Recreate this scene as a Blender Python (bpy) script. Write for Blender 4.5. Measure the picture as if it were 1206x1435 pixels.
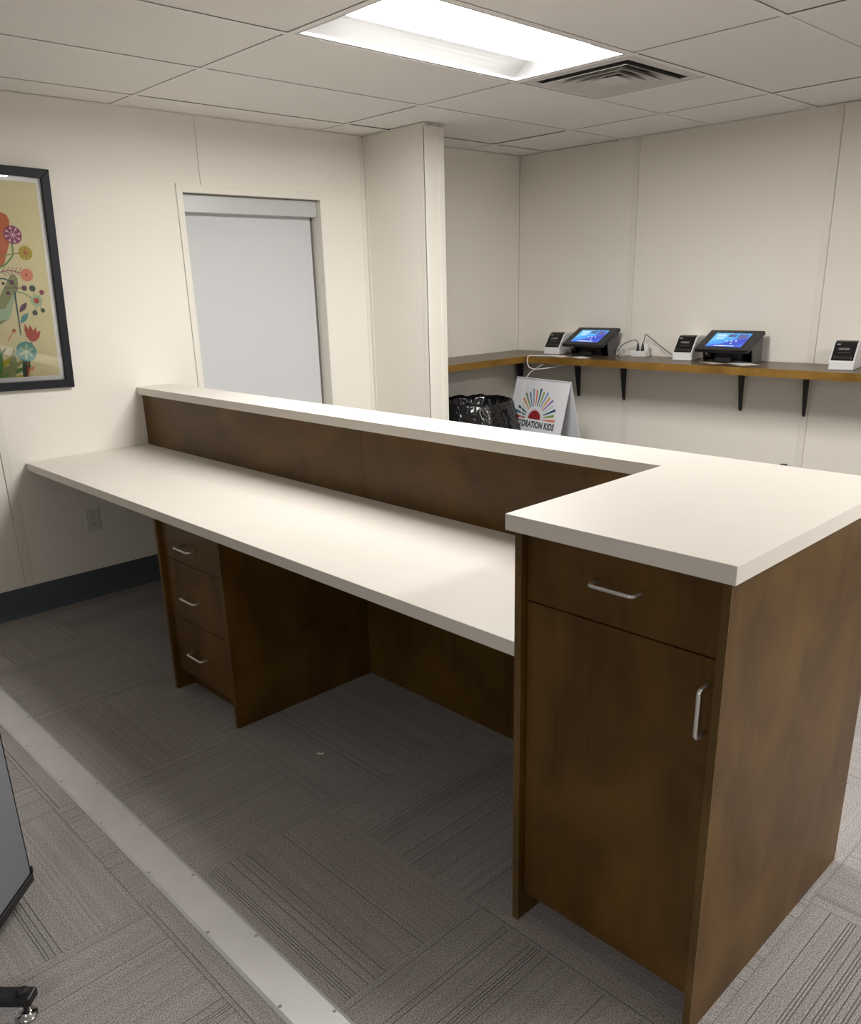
import bpy, bmesh, math, random
from mathutils import Vector, Matrix
random.seed(7)
R = math.radians
for o in list(bpy.data.objects): bpy.data.objects.remove(o)
scene = bpy.context.scene
COL = scene.collection

# ------------------------------------------------------------------ camera
W, H_IMG, F_PX, PY = 1206, 1435, 1147.99, 788.73
cam_d = bpy.data.cameras.new('camera')
cam = bpy.data.objects.new('camera', cam_d); COL.objects.link(cam)
yaw, pit, rol = 0.8115, -0.3275, -0.0277
Fv = Vector((-math.sin(yaw)*math.cos(pit), math.cos(yaw)*math.cos(pit), math.sin(pit)))
Rv = Vector((math.cos(yaw), math.sin(yaw), 0)); Uv = Rv.cross(Fv)
R2 = math.cos(rol)*Rv + math.sin(rol)*Uv; U2 = -math.sin(rol)*Rv + math.cos(rol)*Uv
M = Matrix((R2, U2, -Fv)).transposed().to_4x4(); M.translation = (4.1848, -1.2929, 1.5240)
cam.matrix_world = M
cam_d.sensor_fit = 'HORIZONTAL'; cam_d.sensor_width = 36.0
cam_d.lens = F_PX/W*36.0; cam_d.shift_y = (PY - H_IMG/2)/W
cam_d.clip_start = 0.02; cam_d.clip_end = 60
scene.camera = cam

# ------------------------------------------------------------------ world, light level, view
wd = bpy.data.worlds.new('world'); scene.world = wd; wd.use_nodes = True
wd.node_tree.nodes['Background'].inputs[0].default_value = (0.02, 0.021, 0.024, 1)
scene.view_settings.view_transform = 'Standard'; scene.view_settings.look = 'None'
scene.view_settings.gamma = 1.0; scene.view_settings.use_curve_mapping = False
scene.view_settings.exposure = 0.0
LENS_STRENGTH = 60.0             # emission of the troffer lenses (all fixtures are the same kind)
LAMP_RGB = (1.0, 0.98, 0.95)

# ------------------------------------------------------------------ main dimensions (metres)
CEIL = 2.367; YB = 3.666; XMAX = 9.2; YMIN = -6.6
G = 0.6096; GX0 = 0.2501; GY0 = 0.6689
Z_W = 0.7585; Z_T = 1.0582; TOP_T = 0.037
Z_S = 1.034

# ------------------------------------------------------------------ materials
MATS = {}
def newmat(name):
    m = bpy.data.materials.new(name); m.use_nodes = True; MATS[name] = m
    nt = m.node_tree; b = nt.nodes['Principled BSDF']
    return m, nt, b
def N(nt, t, **kw):
    n = nt.nodes.new(t)
    for k, v in kw.items(): setattr(n, k, v)
    return n
def L(nt, a, b): nt.links.new(a, b)
def plain(name, col, rough=0.5, metal=0.0, spec=0.5, bump=None, mottled=0.0, mscale=6.0):
    m, nt, b = newmat(name)
    b.inputs['Base Color'].default_value = (*col, 1); b.inputs['Roughness'].default_value = rough
    b.inputs['Metallic'].default_value = metal; b.inputs['Specular IOR Level'].default_value = spec
    tc = N(nt, 'ShaderNodeTexCoord')
    if mottled:
        n = N(nt, 'ShaderNodeTexNoise'); n.inputs['Scale'].default_value = mscale; n.inputs['Detail'].default_value = 5
        L(nt, tc.outputs['Object'], n.inputs['Vector'])
        mx = N(nt, 'ShaderNodeMix', data_type='RGBA')
        mx.inputs[6].default_value = (*[c*(1-mottled) for c in col], 1); mx.inputs[7].default_value = (*[min(1, c*(1+mottled)) for c in col], 1)
        L(nt, n.outputs['Fac'], mx.inputs[0]); L(nt, mx.outputs[2], b.inputs['Base Color'])
    if bump:
        n = N(nt, 'ShaderNodeTexNoise'); n.inputs['Scale'].default_value = bump[0]; n.inputs['Detail'].default_value = 3
        L(nt, tc.outputs['Object'], n.inputs['Vector'])
        bp = N(nt, 'ShaderNodeBump'); bp.inputs['Strength'].default_value = bump[1]; bp.inputs['Distance'].default_value = bump[2]
        L(nt, n.outputs['Fac'], bp.inputs['Height']); L(nt, bp.outputs['Normal'], b.inputs['Normal'])
    return m
def emit(name, col, s):
    m, nt, b = newmat(name)
    b.inputs['Base Color'].default_value = (0.02, 0.02, 0.02, 1); b.inputs['Roughness'].default_value = 0.15
    b.inputs['Emission Color'].default_value = (*col, 1); b.inputs['Emission Strength'].default_value = s
    return m

def wood(name, base, dark, light, rough=0.42, axis=2, spec=0.5):
    m, nt, b = newmat(name)
    tc = N(nt, 'ShaderNodeTexCoord'); mp = N(nt, 'ShaderNodeMapping')
    sc = [14.0, 14.0, 14.0]; sc[axis] = 0.9
    mp.inputs['Scale'].default_value = sc
    L(nt, tc.outputs['Object'], mp.inputs['Vector'])
    g = N(nt, 'ShaderNodeTexNoise'); g.inputs['Scale'].default_value = 4.0; g.inputs['Detail'].default_value = 8; g.inputs['Roughness'].default_value = 0.65; g.inputs['Distortion'].default_value = 0.6
    L(nt, mp.outputs['Vector'], g.inputs['Vector'])
    bl = N(nt, 'ShaderNodeTexNoise'); bl.inputs['Scale'].default_value = 5.0; bl.inputs['Detail'].default_value = 4; bl.inputs['Distortion'].default_value = 0.8
    mp2 = N(nt, 'ShaderNodeMapping'); s2 = [1.0, 1.0, 1.0]; s2[axis] = 0.7; mp2.inputs['Scale'].default_value = s2
    L(nt, tc.outputs['Object'], mp2.inputs['Vector']); L(nt, mp2.outputs['Vector'], bl.inputs['Vector'])
    r1 = N(nt, 'ShaderNodeValToRGB'); r1.color_ramp.elements[0].position = 0.36; r1.color_ramp.elements[1].position = 0.65
    r1.color_ramp.elements[0].color = (*dark, 1); r1.color_ramp.elements[1].color = (*light, 1)
    e = r1.color_ramp.elements.new(0.5); e.color = (*base, 1)
    mth = N(nt, 'ShaderNodeMath', operation='MULTIPLY'); mth.inputs[1].default_value = 0.22
    L(nt, g.outputs['Fac'], mth.inputs[0])
    ad = N(nt, 'ShaderNodeMath', operation='MULTIPLY_ADD'); ad.inputs[1].default_value = 0.78
    L(nt, bl.outputs['Fac'], ad.inputs[0]); L(nt, mth.outputs[0], ad.inputs[2])
    L(nt, ad.outputs[0], r1.inputs['Fac']); L(nt, r1.outputs['Color'], b.inputs['Base Color'])
    b.inputs['Roughness'].default_value = rough; b.inputs['Specular IOR Level'].default_value = spec*0.6
    bp = N(nt, 'ShaderNodeBump'); bp.inputs['Strength'].default_value = 0.12; bp.inputs['Distance'].default_value = 0.001
    L(nt, g.outputs['Fac'], bp.inputs['Height']); L(nt, bp.outputs['Normal'], b.inputs['Normal'])
    return m

WALL_RGB = (0.86, 0.825, 0.75)
m_wall = plain('wall_vinyl', WALL_RGB, 0.62, bump=(420, 0.10, 0.0006), mottled=0.02, mscale=1.2, spec=0.35)
m_batten = plain('batten_vinyl', (0.82, 0.785, 0.705), 0.5)
m_dark_gap = plain('gap_dark', (0.03, 0.028, 0.025), 0.9)
m_trimw = plain('trim_cream', (0.83, 0.80, 0.72), 0.4)
m_base = plain('vinyl_base', (0.085, 0.098, 0.115), 0.42, spec=0.5)
m_tee = plain('tee_white', (0.85, 0.83, 0.80), 0.45)
m_laminate = plain('laminate_cream', (0.745, 0.70, 0.635), 0.38, mottled=0.025, mscale=9, spec=0.45)
m_wood = wood('stained_maple', (0.098, 0.0485, 0.0075), (0.068, 0.032, 0.0042), (0.130, 0.067, 0.0125), 0.40)
m_woodh = wood('stained_maple_horizontal', (0.098, 0.0485, 0.0075), (0.068, 0.032, 0.0042), (0.130, 0.067, 0.0125), 0.40, axis=0)
m_edge = wood('maple_edge', (0.21, 0.112, 0.020), (0.15, 0.076, 0.012), (0.28, 0.155, 0.032), 0.45, axis=0)
m_shelf_top = wood('shelf_top_stain', (0.115, 0.075, 0.045), (0.085, 0.055, 0.033), (0.15, 0.10, 0.062), 0.3, axis=0)
m_steel = plain('brushed_steel', (0.72, 0.71, 0.69), 0.32, metal=0.75)
m_black_metal = plain('black_metal', (0.012, 0.012, 0.013), 0.45)
m_black = plain('black_plastic', (0.014, 0.014, 0.016), 0.35)
m_blackgloss = plain('black_gloss', (0.008, 0.008, 0.010), 0.10)
m_kside = plain('kiosk_grey', (0.10, 0.098, 0.095), 0.4, mottled=0.15, mscale=60)
m_white = plain('white_plastic', (0.80, 0.80, 0.80), 0.35)
m_whitecord = plain('white_cord', (0.82, 0.80, 0.77), 0.4)
m_paper = plain('paper_white', (0.80, 0.78, 0.75), 0.7)
m_card = plain('paper_tan', (0.62, 0.50, 0.42), 0.6, mottled=0.35, mscale=40)
m_sign = plain('sign_white', (0.74, 0.755, 0.79), 0.5)
m_shade = plain('shade_fabric', (0.63, 0.64, 0.655), 0.85, bump=(900, 0.15, 0.0004))
m_fascia = plain('fascia_metal', (0.60, 0.61, 0.62), 0.42, metal=0.25)
m_glass_dark = plain('window_glass', (0.02, 0.025, 0.03), 0.05)
m_outlet = plain('outlet_ivory', (0.72, 0.70, 0.66), 0.4)
m_frame = plain('frame_black', (0.010, 0.011, 0.016), 0.5, spec=0.3, bump=(60, 0.2, 0.001))
m_mat = plain('mat_board', (0.90, 0.90, 0.90), 0.7)
m_alu = plain('aluminium_strip', (0.60, 0.59, 0.58), 0.45, metal=0.45, mottled=0.10, mscale=9, bump=(140, 0.05, 0.0005))
m_screw = plain('screw_steel', (0.35, 0.34, 0.33), 0.35, metal=1.0)
m_fabric = plain('partition_fabric', (0.23, 0.24, 0.255), 0.95, bump=(700, 0.5, 0.001), mottled=0.22, mscale=260)
m_chrome = plain('chrome', (0.75, 0.75, 0.75), 0.12, metal=1.0)
m_reflector = plain('troffer_white', (0.60, 0.60, 0.60), 0.6)
m_ventw = plain('vent_white', (0.66, 0.645, 0.62), 0.5)
m_ventd = plain('vent_dark', (0.09, 0.085, 0.085), 0.6)
m_plenum = plain('plenum_dark', (0.05, 0.048, 0.045), 0.9)
m_bin = plain('bin_grey', (0.05, 0.05, 0.053), 0.5)
m_scrap = plain('scrap_tan', (0.85, 0.78, 0.62), 0.8)

# black plastic liner
m_bag, nt, b = newmat('bin_liner_black')
b.inputs['Base Color'].default_value = (0.006, 0.006, 0.007, 1); b.inputs['Roughness'].default_value = 0.16
tc = N(nt, 'ShaderNodeTexCoord'); n1 = N(nt, 'ShaderNodeTexNoise'); n1.inputs['Scale'].default_value = 9; n1.inputs['Detail'].default_value = 1.5; n1.inputs['Distortion'].default_value = 1.0
L(nt, tc.outputs['Object'], n1.inputs['Vector'])
bp = N(nt, 'ShaderNodeBump'); bp.inputs['Strength'].default_value = 0.7; bp.inputs['Distance'].default_value = 0.03
L(nt, n1.outputs['Fac'], bp.inputs['Height']); L(nt, bp.outputs['Normal'], b.inputs['Normal'])

# lens of the ceiling lights
m_lens = emit('troffer_lens', LAMP_RGB, LENS_STRENGTH)
b = m_lens.node_tree.nodes['Principled BSDF']; b.inputs['Base Color'].default_value = (0.8, 0.8, 0.8, 1)

# picture glazing: clear, with a mirror-like sheen set by the angle
m_glazing, nt, b = newmat('picture_glazing')
nt.nodes.remove(b); out = nt.nodes['Material Output']
tr = N(nt, 'ShaderNodeBsdfTransparent'); gl = N(nt, 'ShaderNodeBsdfGlossy'); gl.inputs['Roughness'].default_value = 0.02
fr = N(nt, 'ShaderNodeFresnel'); fr.inputs['IOR'].default_value = 1.5; mx = N(nt, 'ShaderNodeMixShader')
L(nt, fr.outputs[0], mx.inputs[0]); L(nt, tr.outputs[0], mx.inputs[1]); L(nt, gl.outputs[0], mx.inputs[2]); L(nt, mx.outputs[0], out.inputs['Surface'])

# ceiling tile: fine fissured mineral fibre
m_tile, nt, b = newmat('ceiling_tile')
tc = N(nt, 'ShaderNodeTexCoord')
n1 = N(nt, 'ShaderNodeTexNoise'); n1.inputs['Scale'].default_value = 170; n1.inputs['Detail'].default_value = 3; L(nt, tc.outputs['Object'], n1.inputs['Vector'])
cr = N(nt, 'ShaderNodeValToRGB'); cr.color_ramp.elements[0].position = 0.28; cr.color_ramp.elements[1].position = 0.46
cr.color_ramp.elements[0].color = (0.70, 0.68, 0.65, 1); cr.color_ramp.elements[1].color = (0.875, 0.855, 0.825, 1)
L(nt, n1.outputs['Fac'], cr.inputs['Fac']); L(nt, cr.outputs['Color'], b.inputs['Base Color']); b.inputs['Roughness'].default_value = 0.9; b.inputs['Specular IOR Level'].default_value = 0.2
bp = N(nt, 'ShaderNodeBump'); bp.inputs['Strength'].default_value = 0.3; bp.inputs['Distance'].default_value = 0.001
L(nt, n1.outputs['Fac'], bp.inputs['Height']); L(nt, bp.outputs['Normal'], b.inputs['Normal'])

# carpet: ribbed loop pile, ribs along the tile's own x, with darker sunk lines
m_carpet, nt, b = newmat('carpet_pile')
tc = N(nt, 'ShaderNodeTexCoord'); oi = N(nt, 'ShaderNodeObjectInfo')
sp = N(nt, 'ShaderNodeSeparateXYZ'); L(nt, tc.outputs['Object'], sp.inputs[0])
def math_(op, a, bb, c=None):
    n = N(nt, 'ShaderNodeMath', operation=op)
    for i, v in enumerate((a, bb, c)):
        if v is None: continue
        if isinstance(v, (int, float)): n.inputs[i].default_value = v
        else: L(nt, v, n.inputs[i])
    return n.outputs[0]
seed = math_('MULTIPLY', oi.outputs['Random'], 137.0)
cell = math_('FLOOR', math_('MULTIPLY', sp.outputs['Y'], 1/0.0076), 0)
wn = N(nt, 'ShaderNodeTexWhiteNoise', noise_dimensions='2D')
cv = N(nt, 'ShaderNodeCombineXYZ'); L(nt, cell, cv.inputs[0]); L(nt, seed, cv.inputs[1]); L(nt, cv.outputs[0], wn.inputs['Vector'])
dn = N(nt, 'ShaderNodeTexNoise', noise_dimensions='2D'); dn.inputs['Scale'].default_value = 1.0; dn.inputs['Detail'].default_value = 0
cv2 = N(nt, 'ShaderNodeCombineXYZ'); L(nt, math_('MULTIPLY', sp.outputs['Y'], 6.0), cv2.inputs[0]); L(nt, seed, cv2.inputs[1]); L(nt, cv2.outputs[0], dn.inputs['Vector'])
thr = math_('MULTIPLY_ADD', math_('MAXIMUM', math_('SUBTRACT', dn.outputs['Fac'], 0.60), 0.0), 3.2, 0.06)
rnd_thr = math_('MAXIMUM', math_('SUBTRACT', 1.0, thr), 0.50)
isg = math_('GREATER_THAN', wn.outputs['Value'], rnd_thr)
fy = math_('FRACT', math_('MULTIPLY', sp.outputs['Y'], 1/0.0076), 0)
prof = math_('SUBTRACT', 1.0, math_('MULTIPLY', math_('ABSOLUTE', math_('SUBTRACT', fy, 0.5), 0), 2.0))
groove = math_('MULTIPLY', isg, math_('MINIMUM', math_('MAXIMUM', math_('MULTIPLY_ADD', prof, 2.6, -1.1), 0.0), 1.0))
rib = math_('MULTIPLY', math_('SINE', math_('MULTIPLY', sp.outputs['Y'], 2*math.pi/0.0038), 0), 0.5)
pn = N(nt, 'ShaderNodeTexNoise'); pn.inputs['Scale'].default_value = 330; pn.inputs['Detail'].default_value = 2; L(nt, tc.outputs['Object'], pn.inputs['Vector'])
big = N(nt, 'ShaderNodeTexNoise'); big.inputs['Scale'].default_value = 3.0; big.inputs['Detail'].default_value = 2; L(nt, tc.outputs['Object'], big.inputs['Vector'])
cr = N(nt, 'ShaderNodeValToRGB'); cr.color_ramp.elements[0].position = 0.34; cr.color_ramp.elements[1].position = 0.66
cr.color_ramp.elements[0].color = (0.165, 0.152, 0.146, 1); cr.color_ramp.elements[1].color = (0.52, 0.485, 0.465, 1)
L(nt, pn.outputs['Fac'], cr.inputs['Fac'])
mx = N(nt, 'ShaderNodeMix', data_type='RGBA'); mx.inputs[7].default_value = (0.085, 0.078, 0.073, 1)
L(nt, math_('MULTIPLY', groove, 0.62), mx.inputs[0]); L(nt, cr.outputs['Color'], mx.inputs[6])
hs = N(nt, 'ShaderNodeHueSaturation'); L(nt, math_('MULTIPLY_ADD', wn.outputs['Value'], 0.16, math_('MULTIPLY_ADD', big.outputs['Fac'], 0.25, 0.74)), hs.inputs['Value']); L(nt, mx.outputs[2], hs.inputs['Color'])
L(nt, hs.outputs['Color'], b.inputs['Base Color']); b.inputs['Roughness'].default_value = 0.95; b.inputs['Specular IOR Level'].default_value = 0.1
hgt = math_('SUBTRACT', math_('MULTIPLY_ADD', rib, 0.35, pn.outputs['Fac']), math_('MULTIPLY', groove, 1.2))
bp = N(nt, 'ShaderNodeBump'); bp.inputs['Strength'].default_value = 0.7; bp.inputs['Distance'].default_value = 0.0022
L(nt, hgt, bp.inputs['Height']); L(nt, bp.outputs['Normal'], b.inputs['Normal'])

def flat(name, hexs, rough=0.6):
    c = [int(hexs[i:i+2], 16)/255 for i in (0, 2, 4)]
    c = [((x+0.055)/1.055)**2.4 if x > 0.04045 else x/12.92 for x in c]
    return plain(name, c, rough)

# ------------------------------------------------------------------ mesh helpers
WLOC = {}
class MB:
    """collects geometry; build() links it as one mesh object"""
    def __init__(s): s.v = []; s.f = []; s.mi = []
    def add(s, vs, fs, mi=0):
        k = len(s.v); s.v += [tuple(v) for v in vs]; s.f += [tuple(i+k for i in f) for f in fs]; s.mi += [mi]*len(fs); return s
    def box(s, x0, x1, y0, y1, z0, z1, mi=0):
        return s.add([(x0,y0,z0),(x1,y0,z0),(x1,y1,z0),(x0,y1,z0),(x0,y0,z1),(x1,y0,z1),(x1,y1,z1),(x0,y1,z1)],
                     [(0,3,2,1),(4,5,6,7),(0,1,5,4),(1,2,6,5),(2,3,7,6),(3,0,4,7)], mi)
    def prism(s, poly, lo, hi, axis, mi=0):
        """poly: 2-D outline; extruded along axis (0: poly=(y,z), 1: poly=(x,z), 2: poly=(x,y))"""
        def p3(q, t): return (t, q[0], q[1]) if axis == 0 else ((q[0], t, q[1]) if axis == 1 else (q[0], q[1], t))
        n = len(poly); vs = [p3(q, lo) for q in poly] + [p3(q, hi) for q in poly]
        fs = [tuple(range(n-1, -1, -1)), tuple(range(n, 2*n))] + [(i, (i+1) % n, n+(i+1) % n, n+i) for i in range(n)]
        return s.add(vs, fs, mi)
    def lathe(s, prof, c=(0,0,0), n=24, mi=0, cap=True):
        k = len(prof); vs = []
        for i in range(n):
            a = 2*math.pi*i/n
            for r, z in prof: vs.append((c[0]+r*math.cos(a), c[1]+r*math.sin(a), c[2]+z))
        fs = [(i*k+j, ((i+1) % n)*k+j, ((i+1) % n)*k+j+1, i*k+j+1) for i in range(n) for j in range(k-1)]
        if cap: fs += [tuple(i*k for i in range(n-1, -1, -1)), tuple(i*k+k-1 for i in range(n))]
        return s.add(vs, fs, mi)
    def tube(s, pts, r, n=8, mi=0):
        P = [Vector(p) for p in pts]; vs = []; up = None
        rr = r if isinstance(r, (list, tuple)) else [r]*len(P)
        for i, p in enumerate(P):
            t = ((P[min(i+1, len(P)-1)] - P[max(i-1, 0)])).normalized()
            if up is None: up = t.orthogonal().normalized()
            up = (up - t*up.dot(t)).normalized(); sd = t.cross(up)
            for j in range(n):
                a = 2*math.pi*j/n; vs.append(p + rr[i]*(math.cos(a)*up + math.sin(a)*sd))
        fs = [(i*n+j, i*n+(j+1) % n, (i+1)*n+(j+1) % n, (i+1)*n+j) for i in range(len(P)-1) for j in range(n)]
        fs += [tuple(range(n-1, -1, -1)), tuple((len(P)-1)*n+j for j in range(n))]
        return s.add(vs, fs, mi)
    def quad(s, a, b, c, d, mi=0): return s.add([a, b, c, d], [(0,1,2,3)], mi)
    def build(s, name, mats, parent=None, local=False, smooth=False, bevel=0.0, origin=None):
        me = bpy.data.meshes.new(name)
        off = Vector((0,0,0))
        if not local: off = WLOC.get(parent.name, Vector((0,0,0))) if parent else (Vector(origin) if origin else Vector((0,0,0)))
        me.from_pydata([tuple(Vector(v)-off) for v in s.v], [], s.f); me.update()
        bm = bmesh.new(); bm.from_mesh(me); bmesh.ops.recalc_face_normals(bm, faces=bm.faces); bm.to_mesh(me); bm.free()
        for m in (mats if isinstance(mats, (list, tuple)) else [mats]): me.materials.append(m)
        for p, i in zip(me.polygons, s.mi): p.material_index = i
        if smooth:
            for p in me.polygons: p.use_smooth = True
        o = bpy.data.objects.new(name, me); COL.objects.link(o)
        if parent: o.parent = parent; WLOC[o.name] = WLOC.get(parent.name, Vector((0,0,0)))
        else: o.location = off; WLOC[o.name] = off
        if bevel:
            bv = o.modifiers.new('bevel', 'BEVEL'); bv.width = bevel; bv.segments = 2; bv.limit_method = 'ANGLE'; bv.angle_limit = R(40)
        return o
def box(name, mat, x0, x1, y0, y1, z0, z1, parent=None, bevel=0.0, local=False):
    return MB().box(x0, x1, y0, y1, z0, z1).build(name, mat, parent, local=local, bevel=bevel)
def tag(o, label, cat=None, group=None, kind=None):
    o['label'] = label
    if cat: o['category'] = cat
    if group: o['group'] = group
    if kind: o['kind'] = kind
    return o
def thing(name, loc, label, cat, group=None, rz=0.0, kind=None):
    o = bpy.data.objects.new(name, None); COL.objects.link(o); o.empty_display_size = 0.05
    o.location = loc; o.rotation_euler = (0, 0, rz); WLOC[o.name] = Vector(loc)
    return tag(o, label, cat, group, kind)
def copy_tree(o, parent=None):
    c = o.copy(); COL.objects.link(c)
    if parent: c.parent = parent
    for ch in o.children: copy_tree(ch, c)
    return c
def smooth_path(pts, n=6):
    P = [Vector(p) for p in pts]; out = []
    for i in range(len(P)-1):
        a, b_, c, d = P[max(i-1,0)], P[i], P[i+1], P[min(i+2, len(P)-1)]
        for k in range(n):
            t = k/n
            out.append(0.5*((2*b_) + (c-a)*t + (2*a-5*b_+4*c-d)*t*t + (3*b_-a-3*c+d)*t**3))
    out.append(P[-1]); return out

# ================================================================== SETTING
# ---- floor with carpet tiles (quarter-turned)
floor = tag(box('floor', m_plenum, -0.2, XMAX+0.2, YMIN-0.2, YB+0.2, -0.10, -0.007), 'grey-brown carpet tile floor of the whole room', 'floor', kind='structure')
TX0, TY0 = 2.387, -0.045
i0 = math.floor((0-TX0)/G); i1 = math.ceil((XMAX-TX0)/G); j0 = math.floor((YMIN-TY0)/G); j1 = math.ceil((YB-TY0)/G)
tile_mesh = {}
for i in range(i0, i1):
    for j in range(j0, j1):
        xa, xb = max(TX0+i*G, 0), min(TX0+(i+1)*G, XMAX); ya, yb = max(TY0+j*G, YMIN), min(TY0+(j+1)*G, YB)
        if xb-xa < 0.02 or yb-ya < 0.02: continue
        cx, cy = TX0+(i+.5)*G, TY0+(j+.5)*G
        turn = (i+j) % 2 == 0            # ribs along world y on these
        g = 0.0006
        lo = (xa-cx+g, xb-cx-g, ya-cy+g, yb-cy-g)
        if turn: lo = (lo[2], lo[3], -lo[1], -lo[0])
        key = tuple(round(q, 4) for q in lo)
        if key not in tile_mesh:
            t = MB().box(lo[0], lo[1], lo[2], lo[3], -0.007, 0.0).build('carpet_tile', m_carpet, floor, local=True)
            tile_mesh[key] = t.data
        else:
            t = bpy.data.objects.new('carpet_tile', tile_mesh[key]); COL.objects.link(t); t.parent = floor
        t.location = (cx, cy, 0); t.rotation_euler = (0, 0, R(90) if turn else 0)

# ---- walls
def wall_panels(parent, edges, make):
    for a, b_ in zip(edges[:-1], edges[1:]): make(a+0.0012, b_-0.0012)
WIN_Y0, WIN_Y1, WIN_Z0, WIN_Z1 = 0.992, 1.870, 0.66, 2.006
wl = MB()
for (ya, yb, za, zb) in ((YMIN, WIN_Y0-.012, 0, CEIL+.2), (WIN_Y1+.012, YB, 0, CEIL+.2), (WIN_Y0-.012, WIN_Y1+.012, 0, WIN_Z0-.02), (WIN_Y0-.012, WIN_Y1+.012, WIN_Z1+.012, CEIL+.2)):
    wl.box(-0.16, -0.012, ya, yb, za, zb)
wall_left = tag(wl.build('wall_left', m_dark_gap), 'cream panelled side wall with the picture and the shaded window', 'wall', kind='structure')
PW = 1.211
edges = [YMIN] + [-0.107+PW*k for k in range(-5, 2)] + [2.300, YB]
def mkleft(a, b_):
    m = MB()
    if b_ > WIN_Y0 and a < WIN_Y1:
        if a < WIN_Y0: m.box(-0.012, 0, a, WIN_Y0, 0, CEIL)
        if b_ > WIN_Y1: m.box(-0.012, 0, WIN_Y1, b_, 0, CEIL)
        m.box(-0.012, 0, max(a, WIN_Y0), min(b_, WIN_Y1), 0, WIN_Z0); m.box(-0.012, 0, max(a, WIN_Y0), min(b_, WIN_Y1), WIN_Z1, CEIL)
    else: m.box(-0.012, 0, a, b_, 0, CEIL)
    m.build('wall_panel', m_wall, wall_left)
wall_panels(wall_left, edges, mkleft)
for k in range(-4, 1):
    box('batten', m_batten, 0, 0.0035, -0.105+PW*k, -0.066+PW*k, 0.148, CEIL, wall_left, bevel=0.0012)
box('batten', m_batten, 0, 0.004, 2.185, 2.2125, 0, CEIL, wall_left, bevel=0.0012)

wall_back = tag(box('wall_back', m_dark_gap, -0.16, XMAX+.16, YB+0.012, YB+0.15, 0, CEIL+.2), 'cream panelled far wall above and below the wooden shelf', 'wall', kind='structure')
edges = [0, 0.988, 2.2245, 3.44, 4.65, 5.87, 7.08, 8.29, XMAX]
wall_panels(wall_back, edges, lambda a, b_: box('wall_panel', m_wall, a, b_, YB, YB+0.012, 0, CEIL, wall_back))
for e in edges[1:-1]:
    box('batten', m_batten, e-0.040, e-0.003, YB-0.003, YB, 0.148, CEIL, wall_back, bevel=0.0012)
wall_right = tag(box('wall_right', m_wall, XMAX, XMAX+.15, YMIN-.15, YB+.15, 0, CEIL+.2), 'cream side wall to the right, out of the picture', 'wall', kind='structure')
wall_front = tag(box('wall_front', m_wall, -0.15, XMAX+.15, YMIN-.15, YMIN, 0, CEIL+.2), 'cream wall behind the viewer', 'wall', kind='structure')

# ---- short stub wall
SX, SY0, SY1 = 0.534, 2.2132, 2.362
stub = tag(box('wall_stub', m_wall, 0.0, SX-0.006, SY0+0.006, SY1-0.006, 0, CEIL), 'short cream stub wall projecting beside the window', 'wall', kind='structure')
box('wall_panel', m_wall, 0.0, SX-0.0436, SY0, SY0+0.006, 0, CEIL, stub)
box('corner_trim', m_trimw, SX-0.043, SX+0.002, SY0-0.003, SY0+0.006, 0, CEIL, stub, bevel=0.0015)
box('corner_trim', m_trimw, 0.0, 0.028, SY0-0.004, SY0+0.001, 0, CEIL, stub, bevel=0.0012)
box('end_trim', m_trimw, SX-0.006, SX+0.003, SY0-0.003, SY0+0.050, 0, CEIL-0.012, stub, bevel=0.0015)
box('end_panel', m_trimw, SX-0.006, SX, SY0+0.050, SY1-0.040, 0, CEIL-0.004, stub)
box('end_trim', m_trimw, SX-0.006, SX+0.003, SY1-0.040, SY1+0.003, 0, CEIL-0.006, stub, bevel=0.0015)

# ---- window in the left wall
win = tag(MB().box(-0.155, -0.135, WIN_Y0-.04, WIN_Y1+.04, WIN_Z0-.04, WIN_Z1+.04).build('window_1', m_glass_dark), 'recessed window covered by the grey roller blind', 'window', kind='structure')
jm = MB().box(-0.135, -0.001, WIN_Y0-.012, WIN_Y0, WIN_Z0, WIN_Z1); jm.build('window_jamb', m_trimw, win)
MB().box(-0.135, 0.0012, WIN_Y1-.0005, WIN_Y1+.012, WIN_Z0, WIN_Z1).build('window_jamb', m_trimw, win)
MB().box(-0.135, -0.001, WIN_Y0-.012, WIN_Y1+.012, WIN_Z1, WIN_Z1+.012).build('window_head', m_trimw, win)
MB().box(-0.135, 0.02, WIN_Y0-.03, WIN_Y1+.03, WIN_Z0-.02, WIN_Z0).build('window_sill', m_trimw, win)
box('window_casing', m_trimw, 0, 0.008, 0.957, WIN_Y0, WIN_Z0, 2.046, win, bevel=0.002)
box('window_casing', m_trimw, 0, 0.008, WIN_Y0, WIN_Y1+0.010, WIN_Z1, 2.046, win, bevel=0.002)

# ---- baseboards
def baseboard(name, poly_axis, lo, hi, side, label):
    # profile: distance from wall, height
    pr = [(0, 0), (0.0125, 0), (0.0125, 0.004), (0.006, 0.016), (0.0035, 0.030), (0.003, 0.146), (0, 0.148)]
    m = MB()
    if poly_axis == 1:   # runs along y, off the x=side wall
        P = [(side[0]+side[1]*d, z) for d, z in pr]; m.prism(P, lo, hi, 1)
    else:
        P = [(side[0]+side[1]*d, z) for d, z in pr]; m.prism(P, lo, hi, 0)
    return tag(m.build(name, m_base), label, 'baseboard', kind='structure')
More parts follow.
